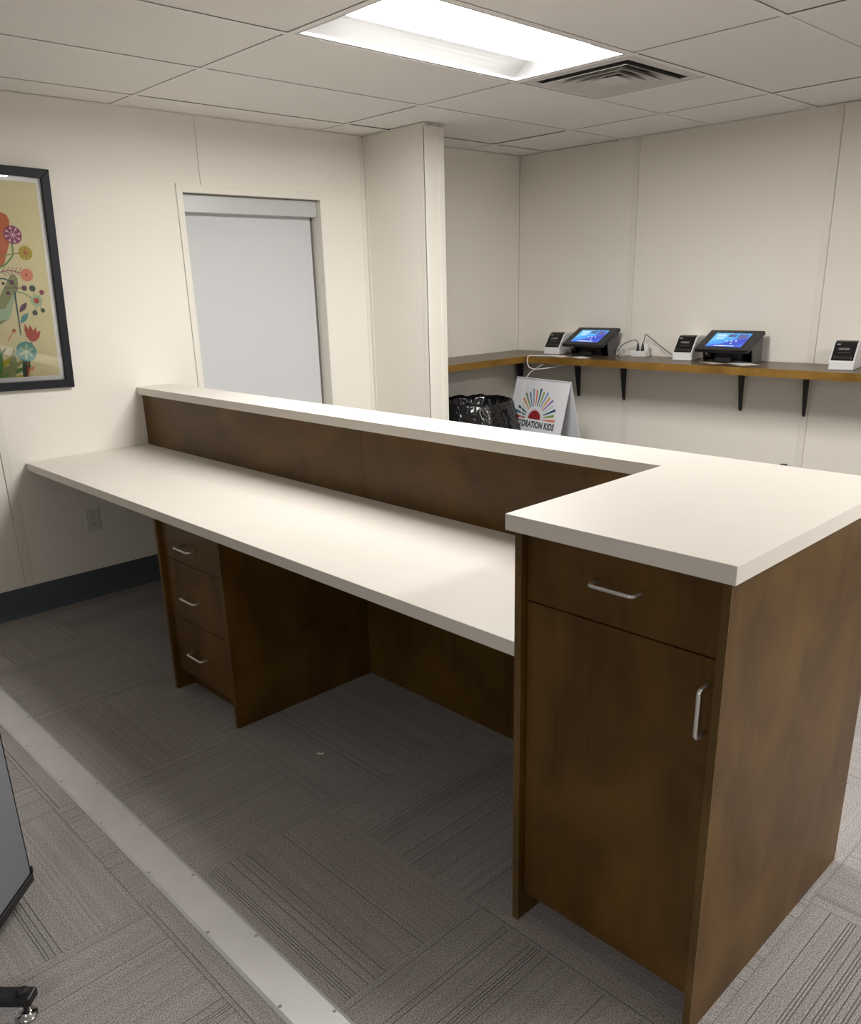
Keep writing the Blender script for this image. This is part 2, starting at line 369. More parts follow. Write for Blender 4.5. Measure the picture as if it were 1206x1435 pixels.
# prism axis 1 wants (x,z), axis 0 wants (y,z)
baseboard('baseboard_left', 1, YMIN, SY0-.004, (0.0001, 1), 'dark grey vinyl cove base along the picture wall')
baseboard('baseboard_left_far', 1, SY1+.004, YB-.013, (0.0001, 1), 'dark grey vinyl cove base under the corner shelf')
baseboard('baseboard_back', 0, 0.013, XMAX-.013, (YB-.0001, -1), 'dark grey vinyl cove base along the far wall')
baseboard('baseboard_right', 1, YMIN, YB-.013, (XMAX, -1), 'dark grey vinyl cove base along the right wall')
baseboard('baseboard_front', 0, 0.013, XMAX-.013, (YMIN, 1), 'dark grey vinyl cove base behind the viewer')

# ---- suspended ceiling: tiles, tees, light fixtures, diffuser
ceiling = tag(box('ceiling', m_plenum, -0.16, XMAX+.16, YMIN-.16, YB+.16, CEIL+0.20, CEIL+0.26), 'suspended tile ceiling over the whole room', 'ceiling', kind='structure')
xl = [0.0] + [GX0+G*k for k in range(0, 30) if GX0+G*k < XMAX-0.03] + [XMAX]
yl = [YMIN] + [GY0+2*G*k for k in range(-12, 12) if YMIN+0.05 < GY0+2*G*k < YB-0.05] + [YB]
FIX = []                               # (column, row) cells taken by light fixtures
def cell_at(x, y):
    i = max(k for k in range(len(xl)) if xl[k] <= x); j = max(k for k in range(len(yl)) if yl[k] <= y); return i, j
fixture_cells = [cell_at(1.77, 1.2), cell_at(4.8, 1.2), cell_at(4.8, -3.6), cell_at(7.85, 1.2)]  # last one is an unseen fixture added to brighten far wall and right-hand floor
vent_cell = cell_at(1.77, 2.2)
def tile(xa, xb, ya, yb):
    g = 0.0095; dz = random.uniform(0.0, 0.0022); z0 = CEIL+0.0028+dz
    m = MB(); m.box(xa+g, xb-g, ya+g, yb-g, z0, z0+0.016)
    m.build('ceiling_tile', m_tile, ceiling)
for i in range(len(xl)-1):
    for j in range(len(yl)-1):
        if (i, j) in fixture_cells: continue
        xa, xb, ya, yb = xl[i], xl[i+1], yl[j], yl[j+1]
        if (i, j) == vent_cell: ya = ya+G
        if xb <= SX+.05 and ya < SY0 < yb:            # tiles cut round the stub wall
            tile(xa, xb, ya, SY0+0.006); tile(xa, xb, SY1-0.006, yb); continue
        if xa < SX < xb and ya < SY0 < yb:
            z0 = CEIL+0.006; g = .0095
            MB().box(xa+g, SX-.004, ya+g, SY0+.004, z0, z0+.016).box(SX-.004, xb-g, ya+g, yb-g, z0, z0+.016).box(xa+g, SX-.004, SY1-.004, yb-g, z0, z0+.016).build('ceiling_tile', m_tile, ceiling); continue
        tile(xa, xb, ya, yb)
def tee(x0, x1, y0, y1): box('ceiling_tee', m_tee, x0, x1, y0, y1, CEIL, CEIL+0.0014, ceiling)
for x in xl[1:-1]:
    if x < SX: tee(x-.012, x+.012, YMIN, SY0); tee(x-.012, x+.012, SY1, YB)
    else: tee(x-.012, x+.012, YMIN, YB)
for y in yl[1:-1]:
    for a, b_ in zip(xl[:-1], xl[1:]): tee(a+.0125, b_-.0125, y-.012, y+.012)
vx0, vx1 = xl[vent_cell[0]], xl[vent_cell[0]+1]; vy0 = yl[vent_cell[1]]
tee(vx0+.0125, vx1-.0125, vy0+G-.012, vy0+G+.012)
# wall angle
for nm, a in (('x', (0, .019, YMIN, SY0)), ('x', (0, .019, SY1, YB)), ('y', (.019, XMAX, YB-.019, YB)), ('y', (.0, SX, SY0-.016, SY0-.003)), ('y', (SX+.003, SX+.016, SY0-.016, SY1+.016))):
    box('wall_angle', m_tee, a[0], a[1], a[2], a[3], CEIL-.0006, CEIL+.0014, ceiling)

def troffer(xa, ya, label):
    xb, yb = xa+G, ya+2*G; e = .013
    t = thing('ceiling_light', ((xa+xb)/2, (ya+yb)/2, CEIL), label, 'ceiling light', 'recessed fluorescent troffers')
    x0, x1, y0, y1 = xa+e, xb-e, ya+e, yb-e; w = .014; z = CEIL+.0016
    f = MB(); f.box(x0, x1, y0, y0+w, z, z+.012).box(x0, x1, y1-w, y1, z, z+.012).box(x0, x0+w, y0+w, y1-w, z, z+.012).box(x1-w, x1, y0+w, y1-w, z, z+.012)
    f.build('frame', m_reflector, t)
    # tray: four sloping reflectors rising to the raised lens
    ix0, ix1, iy0, iy1 = x0+w, x1-w, y0+w, y1-w
    lx0, lx1, ly0, ly1 = xa+.175, xb-.115, iy0+.085, iy1-.085; zt = CEIL+.042
    def arc(a, b_, k=5):
        out = []
        for q in range(k+1):
            u = q/k; out.append((a+(b_-a)*u, z+.010+(zt-z-.010)*math.sin(u*math.pi/2)))
        return out
    for (A, B, sgn) in ((ix0, lx0, 0), (ix1, lx1, 0)):
        pr = arc(A, B); m = MB()
        for (p0, q0), (p1, q1) in zip(pr[:-1], pr[1:]):
            u0 = abs(p0-A)/abs(B-A); u1 = abs(p1-A)/abs(B-A)
            m.quad((p0, iy0+(ly0-iy0)*u0, q0), (p0, iy1+(ly1-iy1)*u0, q0), (p1, iy1+(ly1-iy1)*u1, q1), (p1, iy0+(ly0-iy0)*u1, q1))
        m.build('side_reflector', m_reflector, t, smooth=True)
    for (A, B) in ((iy0, ly0), (iy1, ly1)):
        pr = arc(A, B); m = MB()
        for (p0, q0), (p1, q1) in zip(pr[:-1], pr[1:]):
            u0 = abs(p0-A)/abs(B-A); u1 = abs(p1-A)/abs(B-A)
            m.quad((ix0+(lx0-ix0)*u0, p0, q0), (ix1+(lx1-ix1)*u0, p0, q0), (ix1+(lx1-ix1)*u1, p1, q1), (ix0+(lx0-ix0)*u1, p1, q1))
        m.build('end_reflector', m_reflector, t, smooth=True)
    # bowed lens
    m = MB(); n = 6; mx_ = (lx0+lx1)/2; hw = (lx1-lx0)/2
    for k in range(n):
        a0, a1 = -1+2*k/n, -1+2*(k+1)/n
        zz = lambda a: zt - .026*(1-a*a)
        m.quad((mx_+hw*a0, ly0, zz(a0)), (mx_+hw*a0, ly1, zz(a0)), (mx_+hw*a1, ly1, zz(a1)), (mx_+hw*a1, ly0, zz(a1)))
    for yy in (ly0, ly1):
        m.add([(mx_+hw*(-1+2*k/n), yy, zt-.026*(1-(-1+2*k/n)**2)) for k in range(n+1)], [tuple(range(n+1))])
    m.build('lens', m_lens, t, smooth=False)
    box('housing', m_reflector, x0, x1, y0, y1, CEIL+.046, CEIL+.09, t)
    return t
labels = ['lit ceiling light above the counter next to the square air vent', 'ceiling light out of view over the end of the desk', 'ceiling light out of view behind the viewer', 'added unseen ceiling light far to the right, brightening the far wall']
for (i, j), lb in zip(fixture_cells, labels): troffer(xl[i], yl[j], lb)

# air diffuser
v = thing('air_vent', (vx0+G/2, vy0+G/2, CEIL), 'square white ceiling air vent with stepped louvres beside the light', 'air vent')
cx, cy = vx0+G/2, vy0+G/2
def ring(name, ro, zo, ri, zi, mat):
    m = MB(); o = [(cx+sx*ro, cy+sy*ro, zo) for sx, sy in ((-1,-1),(1,-1),(1,1),(-1,1))]; i_ = [(cx+sx*ri, cy+sy*ri, zi) for sx, sy in ((-1,-1),(1,-1),(1,1),(-1,1))]
    o2 = [(a, b_, c+.0025) for a, b_, c in o]; i2 = [(a, b_, c+.0025) for a, b_, c in i_]
    vs = o+i_+o2+i2; fs = []
    for k in range(4):
        l = (k+1) % 4
        fs += [(k, l, 4+l, 4+k), (8+k, 12+k, 12+l, 8+l), (k, 8+k, 8+l, l), (4+k, 4+l, 12+l, 12+k)]
    m.add(vs, fs); return m.build(name, mat, v)
ring('vent_frame', .292, CEIL+.002, .240, CEIL+.002, m_ventw)
ring('vent_throat', .240, CEIL+.003, .225, CEIL+.085, m_ventd)
ring('louvre', .218, CEIL-.009, .150, CEIL+.034, m_ventw)
ring('louvre', .160, CEIL-.009, .100, CEIL+.030, m_ventw)
ring('louvre', .110, CEIL-.009, .062, CEIL+.022, m_ventw)
box('vent_centre', m_ventw, cx-.066, cx+.066, cy-.066, cy+.066, CEIL-.006, CEIL-.003, v)
box('vent_back', m_ventd, cx-.225, cx+.225, cy-.225, cy+.225, CEIL+.086, CEIL+.090, v)
for sx, sy in ((-1,-1),(1,-1),(1,1),(-1,1)):
    MB().tube([(cx+sx*.06, cy+sy*.06, CEIL+.045), (cx+sx*.228, cy+sy*.228, CEIL+.065)], .004, 6).build('vent_strut', m_ventd, v)

# ---- aluminium strip on the carpet
strip = tag(MB().prism([(-0.594, 0), (-0.488, 0), (-0.488, 0.0012), (-0.497, 0.0048), (-0.585, 0.0048), (-0.594, 0.0012)], 0.013, XMAX-.013, 0).build('trim_1', m_alu), 'scuffed aluminium cover strip screwed across the carpet', 'floor strip', kind='structure')
sm = MB().lathe([(0.0045, 0), (0.0045, 0.0008), (0.0025, 0.0018)], n=8).build('screw', m_screw, strip, local=True); sm.location = (1.01, -0.58, .0042)
for k in range(22):
    for (xs, ys) in ((1.323+.3165*k, -.580), (1.42+.3165*k, -.502)):
        xs -= 0.95
        if xs < .05 or xs > XMAX-.05: continue
        s2 = sm.copy(); COL.objects.link(s2); s2.location = (xs, ys, .0042)

# ================================================================== RECEPTION DESK
# pony wall behind the worktop
XE = 3.585
pony = thing('desk_back', (1.5, 0.70, 0), 'dark brown wooden upright back of the reception desk', 'desk panel')
box('splash_panel', m_woodh, 0.004, 1.798, 0.6295, 0.6455, Z_W+.0005, Z_T-TOP_T, pony)
box('splash_panel', m_woodh, 1.7995, 3.092, 0.6295, 0.6455, Z_W+.0005, Z_T-TOP_T, pony)
box('modesty_panel', m_wood, 0.004, 3.092, 0.6427, 0.6600, 0.002, Z_W-TOP_T, pony)
box('core', m_wood, 0.004, 3.565, 0.662, 0.752, 0.002, Z_T-TOP_T, pony)
for a, b_ in ((0.004, 1.18), (1.182, 2.37), (2.372, XE-.020)):
    box('front_panel', m_wood, a, b_, 0.7535, 0.7710, 0.002, Z_T-TOP_T, pony)

# transaction top (L-shaped) and worktop
tt = MB().prism([(0.004, 0.6055), (3.0741, 0.6055), (3.0741, -0.0161), (3.5944, -0.0161), (3.5944, 0.8007), (0.004, 0.8007)], Z_T-TOP_T+.0005, Z_T, 2)
tag(tt.build('transaction_counter', m_laminate, bevel=0.0015), 'cream laminate L-shaped raised counter on top of the desk', 'countertop')
wt = MB().box(0.004, 3.0925, 0.0, 0.6293, Z_W-TOP_T+.0005, Z_W)
tag(wt.build('worktop', m_laminate, bevel=0.0015), 'long cream laminate worktop running from wall to cabinet', 'worktop')

# handles: bent rod pulls
def pull(parent, c, axis, span=0.098, proj=0.034, r=0.0042):
    """c: centre on the front face (facing -y)"""
    x, y, z = c; h = span/2; k = .008; pts = []
    def P(a, d): return (x+a, y-d, z) if axis == 0 else (x, y-d, z+a)
    pts = [P(-h, -.002), P(-h, proj-k), P(-h+.0025, proj-.0025), P(-h+k, proj), P(h-k, proj), P(h-.0025, proj-.0025), P(h, proj-k), P(h, -.002)]
    o = MB().tube(pts, r, 10).build('handle', m_steel, parent, smooth=True)
    o['label'] = 'bent steel bar pull'; return o

# drawer pedestal
DP = thing('drawer_pedestal', (1.529, 0.33, 0), 'dark brown three-drawer pedestal under the worktop', 'drawer unit')
y0 = 0.0115
box('side_panel', m_wood, 1.2899, 1.3085, y0, 0.642, 0.002, Z_W-TOP_T, DP, bevel=.001)
box('side_panel', m_wood, 1.7495, 1.768, y0, 0.642, 0.002, Z_W-TOP_T, DP, bevel=.001)
box('toe_kick', m_wood, 1.3087, 1.7493, 0.0905, 0.106, 0.002, 0.095, DP)
box('carcass', m_wood, 1.3087, 1.7493, 0.052, 0.64, 0.097, Z_W-TOP_T-.001, DP)
yf = 0.030
for (za, zb) in ((0.092, 0.3270), (0.3300, 0.5650), (0.5680, 0.7180)):
    d = box('drawer', m_wood, 1.3110, 1.7470, yf, yf+.019, za, zb, DP, bevel=.001)
    zc = {0.092: .207, .33: .4375, .568: .637}[za]
    pull(d, (1.512, yf, zc), 0, span=0.104)

# end cabinet
EC = thing('end_cabinet', (3.34, 0.32, 0), 'dark brown end cabinet with one drawer over one door', 'cabinet')
yq = -0.0048
box('side_panel', m_wood, 3.0935, 3.1120, yq, 0.6415, 0.002, Z_T-TOP_T, EC, bevel=.001)
box('side_panel', m_wood, 3.5670, XE, yq, 0.7715, 0.002, Z_T-TOP_T, EC, bevel=.001)
box('edge_band', m_edge, 3.5672, XE-.0002, 0.7716, 0.7724, 0.002, Z_T-TOP_T, EC)
box('toe_kick', m_wood, 3.1122, 3.5668, 0.085, 0.101, 0.002, 0.085, EC)
box('carcass', m_wood, 3.1122, 3.5668, 0.034, 0.640, 0.086, Z_T-TOP_T-.001, EC)
yf = 0.0125
m_core = plain('edge_core', (0.33, 0.22, 0.11), 0.5)
m_band = wood('edge_band_maple', (0.115, 0.066, 0.019), (0.085, 0.047, 0.012), (0.15, 0.088, 0.028), 0.42)
box('edge_band', m_band, 3.0937, 3.1118, yq-.0007, yq-.0001, 0.002, Z_T-TOP_T, EC); box('edge_band', m_band, 3.5672, XE-.0012, yq-.0007, yq-.0001, 0.002, Z_T-TOP_T, EC)
box('edge_band', m_core, XE-.0011, XE-.0002, yq-.0007, yq-.0001, 0.002, Z_T-TOP_T, EC)
dr = box('drawer', m_wood, 3.1150, 3.5645, yf, yf+.019, 0.8640, Z_T-TOP_T-.004, EC, bevel=.001)
pull(dr, (3.3465, yf, 0.9515), 0, span=0.102)
do = box('door', m_wood, 3.1150, 3.5645, yf, yf+.019, 0.0800, 0.8605, EC, bevel=.001)
pull(do, (3.5475, yf, 0.7575), 2, span=0.102)

# ================================================================== WALL THINGS
# roller blind
RB = thing('roller_blind', (-0.07, 1.431, WIN_Z1), 'pulled-down light grey roller blind filling the window', 'window blind')
box('fascia', m_fascia, -0.110, -0.034, WIN_Y0+.002, WIN_Y1-.003, 1.916, WIN_Z1-.003, RB, bevel=.003)
box('shade_fabric', m_shade, -0.0865, -0.0855, WIN_Y0+.008, WIN_Y1-.020, WIN_Z0+.03, 1.916, RB)
box('hem_bar', m_fascia, -0.090, -0.082, WIN_Y0+.008, WIN_Y1-.020, WIN_Z0+.004, WIN_Z0+.03, RB)
bc = MB()
for k in range(200):
    z = 1.912-.006*k; bc.lathe([(0.0005, -.0022), (.0022, 0), (.0005, .0022)], (-0.072, WIN_Y1-.010, z), 6, cap=False)
bc.build('bead_chain', m_whitecord, RB)

# wall outlets
def outlet(loc, facing, label):
    t = thing('wall_outlet', loc, label, 'outlet'); m_ = MB()
    def bx(nm, mat, a0, a1, z0, z1, d0, d1, bev=0):
        if facing == 'x': return box(nm, mat, d0, d1, a0, a1, z0, z1, t, local=True, bevel=bev)
        return box(nm, mat, a0, a1, -d1, -d0, z0, z1, t, local=True, bevel=bev)
    bx('cover_plate', m_outlet, -.036, .036, -.058, .058, 0, .005, .002)
    for zc in (-.0195, .0195):
        r_ = bx('receptacle', m_outlet, -.0165, .0165, zc-.014, zc+.014, .005, .0068)
        for a in (-.0065, .0065): bx('slot', m_dark_gap, a-.0012, a+.0012, zc-.001, zc+.008, .0068, .0072)
        bx('slot', m_dark_gap, -.002, .002, zc-.010, zc-.006, .0068, .0072)
    return t
outlet((0.0002, 0.272, 0.412), 'x', 'ivory duplex wall outlet under the worktop')
ob = outlet((2.126, YB-.0002, 0.372), 'y', 'duplex wall outlet on the far wall just behind the counter')
box('plug', m_black, -.016, .016, -.045, -.007, .035, .062, ob, local=True, bevel=.003)

# framed picture, slightly crooked
PC = (0.0, -0.030, 1.590)
FP = thing('framed_picture', PC, 'black-framed flower print hanging crooked on the wall', 'picture')
FP.rotation_euler = (R(-1.9), R(1.3), 0); FP.location.x = 0.012
hw, hh, fw = 0.330, 0.485, 0.0385
def fbar(pts): MB().prism(pts, 0.001, 0.024, 0).build('frame_bar', m_frame, FP, local=True, bevel=.002)
o_ = [(-hw,-hh),(hw,-hh),(hw,hh),(-hw,hh)]; n_ = [(-hw+fw,-hh+fw),(hw-fw,-hh+fw),(hw-fw,hh-fw),(-hw+fw,hh-fw)]
for k in range(4): fbar([o_[k], o_[(k+1) % 4], n_[(k+1) % 4], n_[k]])
box('mat_board', m_mat, 0.002, 0.0060, -hw+fw-.004, hw-fw+.004, -hh+fw-.004, hh-fw+.004, FP, local=True)
sy, sz = hw-fw-.019, hh-fw-.021
ART = {'cream': flat('print_cream', 'e2d8a8'), 'orange': flat('print_orange', 'c8622a'), 'purple': flat('print_purple', '8a2a60'), 'pink': flat('print_pink', 'f0c8d0'), 'yellow': flat('print_yellow', 'b8a82a'), 'red': flat('print_red', 'b8402a'),
       'coral': flat('print_coral', 'e08a6c'), 'green': flat('print_green', '5a8a45'), 'dgreen': flat('print_dark_green', '2f4a30'), 'teal': flat('print_teal', '4f9a96'), 'dteal': flat('print_dark_teal', '2d5c60'), 'mint': flat('print_mint', 'a9c4a0'), 'plum': flat('print_plum', '5a2848'), 'olive': flat('print_olive', '8c9460'), 'white': flat('print_white', 'e8e6dc')}
akeys = list(ART); art = MB(); lay = [0]
th = R(1.9)
def A(y, z):
    dy, dz = y-PC[1], z-PC[2]; return (dy*math.cos(th)-dz*math.sin(th), dy*math.sin(th)+dz*math.cos(th))
def apoly(pts, c, world=True):
    lay[0] += 1; x = 0.0062+lay[0]*0.00002
    q = [A(*p) if world else p for p in pts]
    q = [(max(-sy, min(sy, a)), max(-sz, min(sz, b_))) for a, b_ in q]
    art.add([(x, a, b_) for a, b_ in q], [tuple(range(len(q)))], akeys.index(c))
def adisc(y, z, r, c, n=22): apoly([(y+r*math.cos(2*math.pi*k/n), z+r*math.sin(2*math.pi*k/n)) for k in range(n)], c)
def aline(pts, w, c):
    P = [Vector(p) for p in smooth_path([(a, b_, 0) for a, b_ in pts], 6)]
    Lf, Rt = [], []
    for i, p in enumerate(P):
        t = (P[min(i+1, len(P)-1)]-P[max(i-1, 0)]).normalized(); nn = Vector((-t.y, t.x, 0))*w/2
        Lf.append((p+nn)[:2]); Rt.append((p-nn)[:2])
    lay[0] += 1; x = 0.0062+lay[0]*0.00002
    for i in range(len(P)-1):
        q = [A(*p) for p in (Lf[i], Lf[i+1], Rt[i+1], Rt[i])]
        art.add([(x, max(-sy, min(sy, a)), max(-sz, min(sz, b_))) for a, b_ in q], [(0,1,2,3)], akeys.index(c))
def aleaf(y0_, z0_, y1_, z1_, w, c):
    d = Vector((y1_-y0_, z1_-z0_)); nn = Vector((-d.y, d.x)).normalized()
    pts = []
    for sgn, seq in ((1, range(0, 9)), (-1, range(8, -1, -1))):
        for k in seq:
            u = k/8; o2 = sgn*w/2*math.sin(math.pi*u); pts.append((y0_+d.x*u+nn.x*o2, z0_+d.y*u+nn.y*o2))
    apoly(pts, c)
apoly([(-sy,-sz),(sy,-sz),(sy,sz),(-sy,sz)], 'cream', False)
apoly([(-.36,1.87),(.085,1.878),(.106,1.868),(.114,1.845),(.098,1.75),(.06,1.66),(-.02,1.60),(-.36,1.58)], 'orange')
apoly([(.068,1.600),(.080,1.617),(.095,1.618),(.107,1.600),(.104,1.565),(.040,1.425),(-.04,1.38),(-.36,1.36),(-.36,1.50),(-.02,1.47)], 'olive')
apoly([(.085,1.54),(.060,1.46),(.040,1.425),(-.36,1.36),(-.36,1.45),(.03,1.47)], 'mint')
for k, (ang, ln_) in enumerate([(20, .30), (28, .32), (38, .30), (50, .28), (62, .27), (10, .28)]):
    a = R(ang); aleaf(-.17, 1.13, -.17+ln_*math.cos(a), 1.13+ln_*math.sin(a)*.8, .03, ('green', 'olive', 'yellow')[k % 3])
for k in range(7): aleaf(-.30+.06*k, 1.12, -.26+.06*k, 1.30, .035, ('dgreen', 'green', 'olive')[k % 3])
aline([(.107,1.748),(.106,1.71),(.092,1.685),(.040,1.648),(-.1,1.62)], .007, 'green'); aline([(.06,1.695),(.105,1.705),(.16,1.709)], .005, 'olive')
adisc(.118, 1.785, .039, 'purple')
for k in range(8):
    a = R(45*k+10); aline([(.118,1.785),(.118+.029*math.cos(a), 1.785+.029*math.sin(a))], .0025, 'pink'); adisc(.118+.029*math.cos(a), 1.785+.029*math.sin(a), .005, 'pink', 10)
adisc(.160, 1.709, .031, 'yellow')
for k in range(8):
    a = R(45*k); aline([(.160,1.709),(.160+.027*math.cos(a), 1.709+.027*math.sin(a))], .0026, 'red')
aline([(-.05,1.60),(.04,1.628),(.09,1.632),(.145,1.615)], .0035, 'purple')
for k in range(5):
    q = .045+.018*k; aline([(q,1.629),(q+.016,1.648)], .0022, 'purple'); aline([(q,1.629),(q+.018,1.612)], .0022, 'purple')
adisc(.150, 1.614, .028, 'coral'); adisc(.148, 1.615, .006, 'red', 10)
aline([(-.1,1.57),(.03,1.600),(.079,1.583)], .006, 'dteal')
aline([(.04,1.560),(.129,1.557)], .0035, 'plum'); aline([(.079,1.583),(.10,1.55)], .003, 'plum')
for q, r_ in (((.079,1.583),.010),((.129,1.557),.012),((.041,1.579),.007),((.055,1.537),.009)): adisc(*q, r_, 'plum', 14)
aline([(.08,1.545),(.12,1.535),(.165,1.508)], .0035, 'green')
aline([(.174,1.50),(.165,1.555)], .002, 'green'); aline([(.174,1.50),(.204,1.537)], .002, 'green'); aline([(.174,1.50),(.196,1.456)], .002, 'green'); aline([(.174,1.50),(.159,1.447)], .002, 'green')
adisc(.174, 1.50, .026, 'mint'); adisc(.174, 1.50, .013, 'red', 16)
adisc(.165, 1.555, .014, 'dgreen', 16); adisc(.204, 1.537, .011, 'purple', 14); adisc(.196, 1.456, .010, 'dgreen', 14); adisc(.159, 1.447, .012, 'dgreen', 14)
aleaf(.090, 1.452, .130, 1.494, .022, 'plum'); aleaf(.086, 1.403, .128, 1.448, .024, 'teal')
apoly([(.080,1.54),(.088,1.54),(.081,1.35),(.077,1.35)], 'dteal')
apoly([(.099,1.375),(.104,1.40),(.118,1.372),(.126,1.395),(.138,1.365),(.150,1.385),(.154,1.358),(.170,1.368),(.160,1.335),(.140,1.318),(.116,1.322),(.102,1.345)], 'red')
aline([(.125,1.32),(.112,1.29)], .004, 'plum')
adisc(.090, 1.275, .046, 'teal', 26)
for k in range(6):
    a = R(60*k+20); aleaf(.090, 1.275, .090+.040*math.cos(a), 1.275+.040*math.sin(a), .014, 'mint')
adisc(.090, 1.275, .007, 'white', 12)
aline([(.088,1.228),(.079,1.158)], .005, 'red'); aleaf(.085, 1.185, .118, 1.205, .014, 'coral')
aline([(.02,1.33),(.05,1.37)], .004, 'coral'); adisc(.052, 1.372, .008, 'red', 12)
pr = art.build('print', [ART[k] for k in akeys], FP, local=True); pr['label'] = 'flat print of bright stylised flowers'
box('glazing', m_glazing, 0.0165, 0.0180, -hw+fw-.004, hw-fw+.004, -hh+fw-.004, hh-fw+.004, FP, local=True)

# ================================================================== SHELF AND WHAT STANDS ON IT
SH_T = 0.044; SH_Y = 3.256; SH_X = 0.416
shelf = thing('wall_shelf', (1.5, 3.46, Z_S-SH_T), 'brown wooden L-shaped counter shelf around the far corner', 'shelf')
MB().prism([(0.004, SY1+.005), (SH_X, SY1+.005), (SH_X, SH_Y), (5.6, SH_Y), (5.6, YB-.004), (0.004, YB-.004)], Z_S-SH_T, Z_S, 2).build('shelf_board', m_shelf_top, shelf)
box('shelf_edge', m_edge, SH_X+.004, 5.6, SH_Y-.004, SH_Y-.0002, Z_S-SH_T, Z_S, shelf)
box('shelf_edge', wood('maple_edge_side', (0.21, 0.112, 0.020), (0.15, 0.076, 0.012), (0.28, 0.155, 0.032), 0.45, axis=1), SH_X+.0002, SH_X+.004, SY1+.005, SH_Y-.004, Z_S-SH_T, Z_S, shelf)

# brackets: black steel, flat back bar with a curved tapering web
def bracket(x, label):
    t = thing('shelf_bracket', (x, YB, Z_S-SH_T), label, 'bracket', 'black shelf brackets')
    zt = -.001; zb = -.262
    box('back_bar', m_black_metal, -.007, .007, -.006, -.0035, zb, zt, t, local=True)
    box('top_bar', m_black_metal, -.011, .011, -.33, -.006, -.005, zt, t, local=True)
    pr_ = [(-.006, zb)]
    for k in range(13):
        u = k/12; z = zb+(zt-.005-zb)*u; d = .012+.052*u
        pr_.append((-.006-d, z))
    pr_.append((-.006, zt-.005))
    MB().prism(pr_, -.007, .007, 0).build('web', m_black_metal, t, local=True)
    s = MB().lathe([(.003, 0), (.003, .001), (.001, .002)], n=8).build('screw', m_screw, t, local=True); s.rotation_euler = (R(90), 0, 0); s.location = (0, -.020, zb+.006)
    return t
bl = ['black shelf bracket tucked in the room corner', 'black shelf bracket beside the folding sign', 'black shelf bracket under the white power block', 'black shelf bracket under the right tablet kiosk', 'black shelf bracket over the wall panel seam']
for x, lb in zip((0.045, .583, .966, 1.812, 2.205), bl): bracket(x, lb)

# label printers
def make_printer():
    t = thing('label_printer', (0, 0, 0), 'x', 'printer', 'white and black label printers on the shelf')
    w = .0625
    def prof(k=0): return [(0, 0), (0, .044), (.004, .052), (.066, .128), (.078, .138), (.098, .145), (.200, .143), (.226, .132), (.234, .110), (.234, 0)]
    MB().prism(prof(), -w, w, 0).build('body', m_white, t, local=True, bevel=.006)
    # black front plate on the sloping face
    p0, p1 = Vector((.004, .052)), Vector((.066, .128)); d = (p1-p0).normalized(); n = Vector((-d.y, d.x))
    def fp(u, off): q = p0 + (p1-p0)*u + n*off; return (q.x, q.y)
    top = [fp(-.03, .0035), fp(.98, .0035), (.077, .1405), (.094, .1475), (.094, .1455), fp(.98, -.002), fp(-.03, -.002)]
    fpobj = MB().prism(top, -w+.008, w-.008, 0).build('front_plate', m_blackgloss, t, local=True, bevel=.002)
    def dec(nm, u0, u1, xa, xb, mat, off=.0040):
        MB().prism([fp(u0, off), fp(u1, off), fp(u1, .0030), fp(u0, .0030)], xa, xb, 0).build(nm, mat, fpobj, local=True)
    dec('label_slot', .08, .20, -.046, .046, m_dark_gap, .0045); dec('slot_lip', .21, .23, -.046, .046, m_black, .006)
    dec('display', .62, .76, -.030, .024, plain('lcd_grey', (.16, .165, .16), .2), .0042)
    dec('badge', .96, 1.02, -.044, -.026, m_steel, .0042); dec('button', .06, .10, .040, .045, m_chrome, .0048)
    dec('button_row', .44, .47, -.03, .03, m_kside, .0042)
    return t
pr0 = make_printer()
spots = [((.436, 3.428, Z_S), 6, 'label printer in the shelf corner left of the first tablet'), ((1.437, 3.447, Z_S), 7, 'label printer between the power block and the second tablet'), ((2.425, 3.350, Z_S), 9, 'label printer standing alone at the right end of the shelf')]
for k, (loc, rz, lb) in enumerate(spots):
    o = pr0 if k == 0 else copy_tree(pr0)
    a = R(rz); o.rotation_euler = (0, 0, a); o['label'] = lb
    o.location = (loc[0]+.0625*math.cos(a), loc[1]+.0625*math.sin(a), loc[2]+.0003)

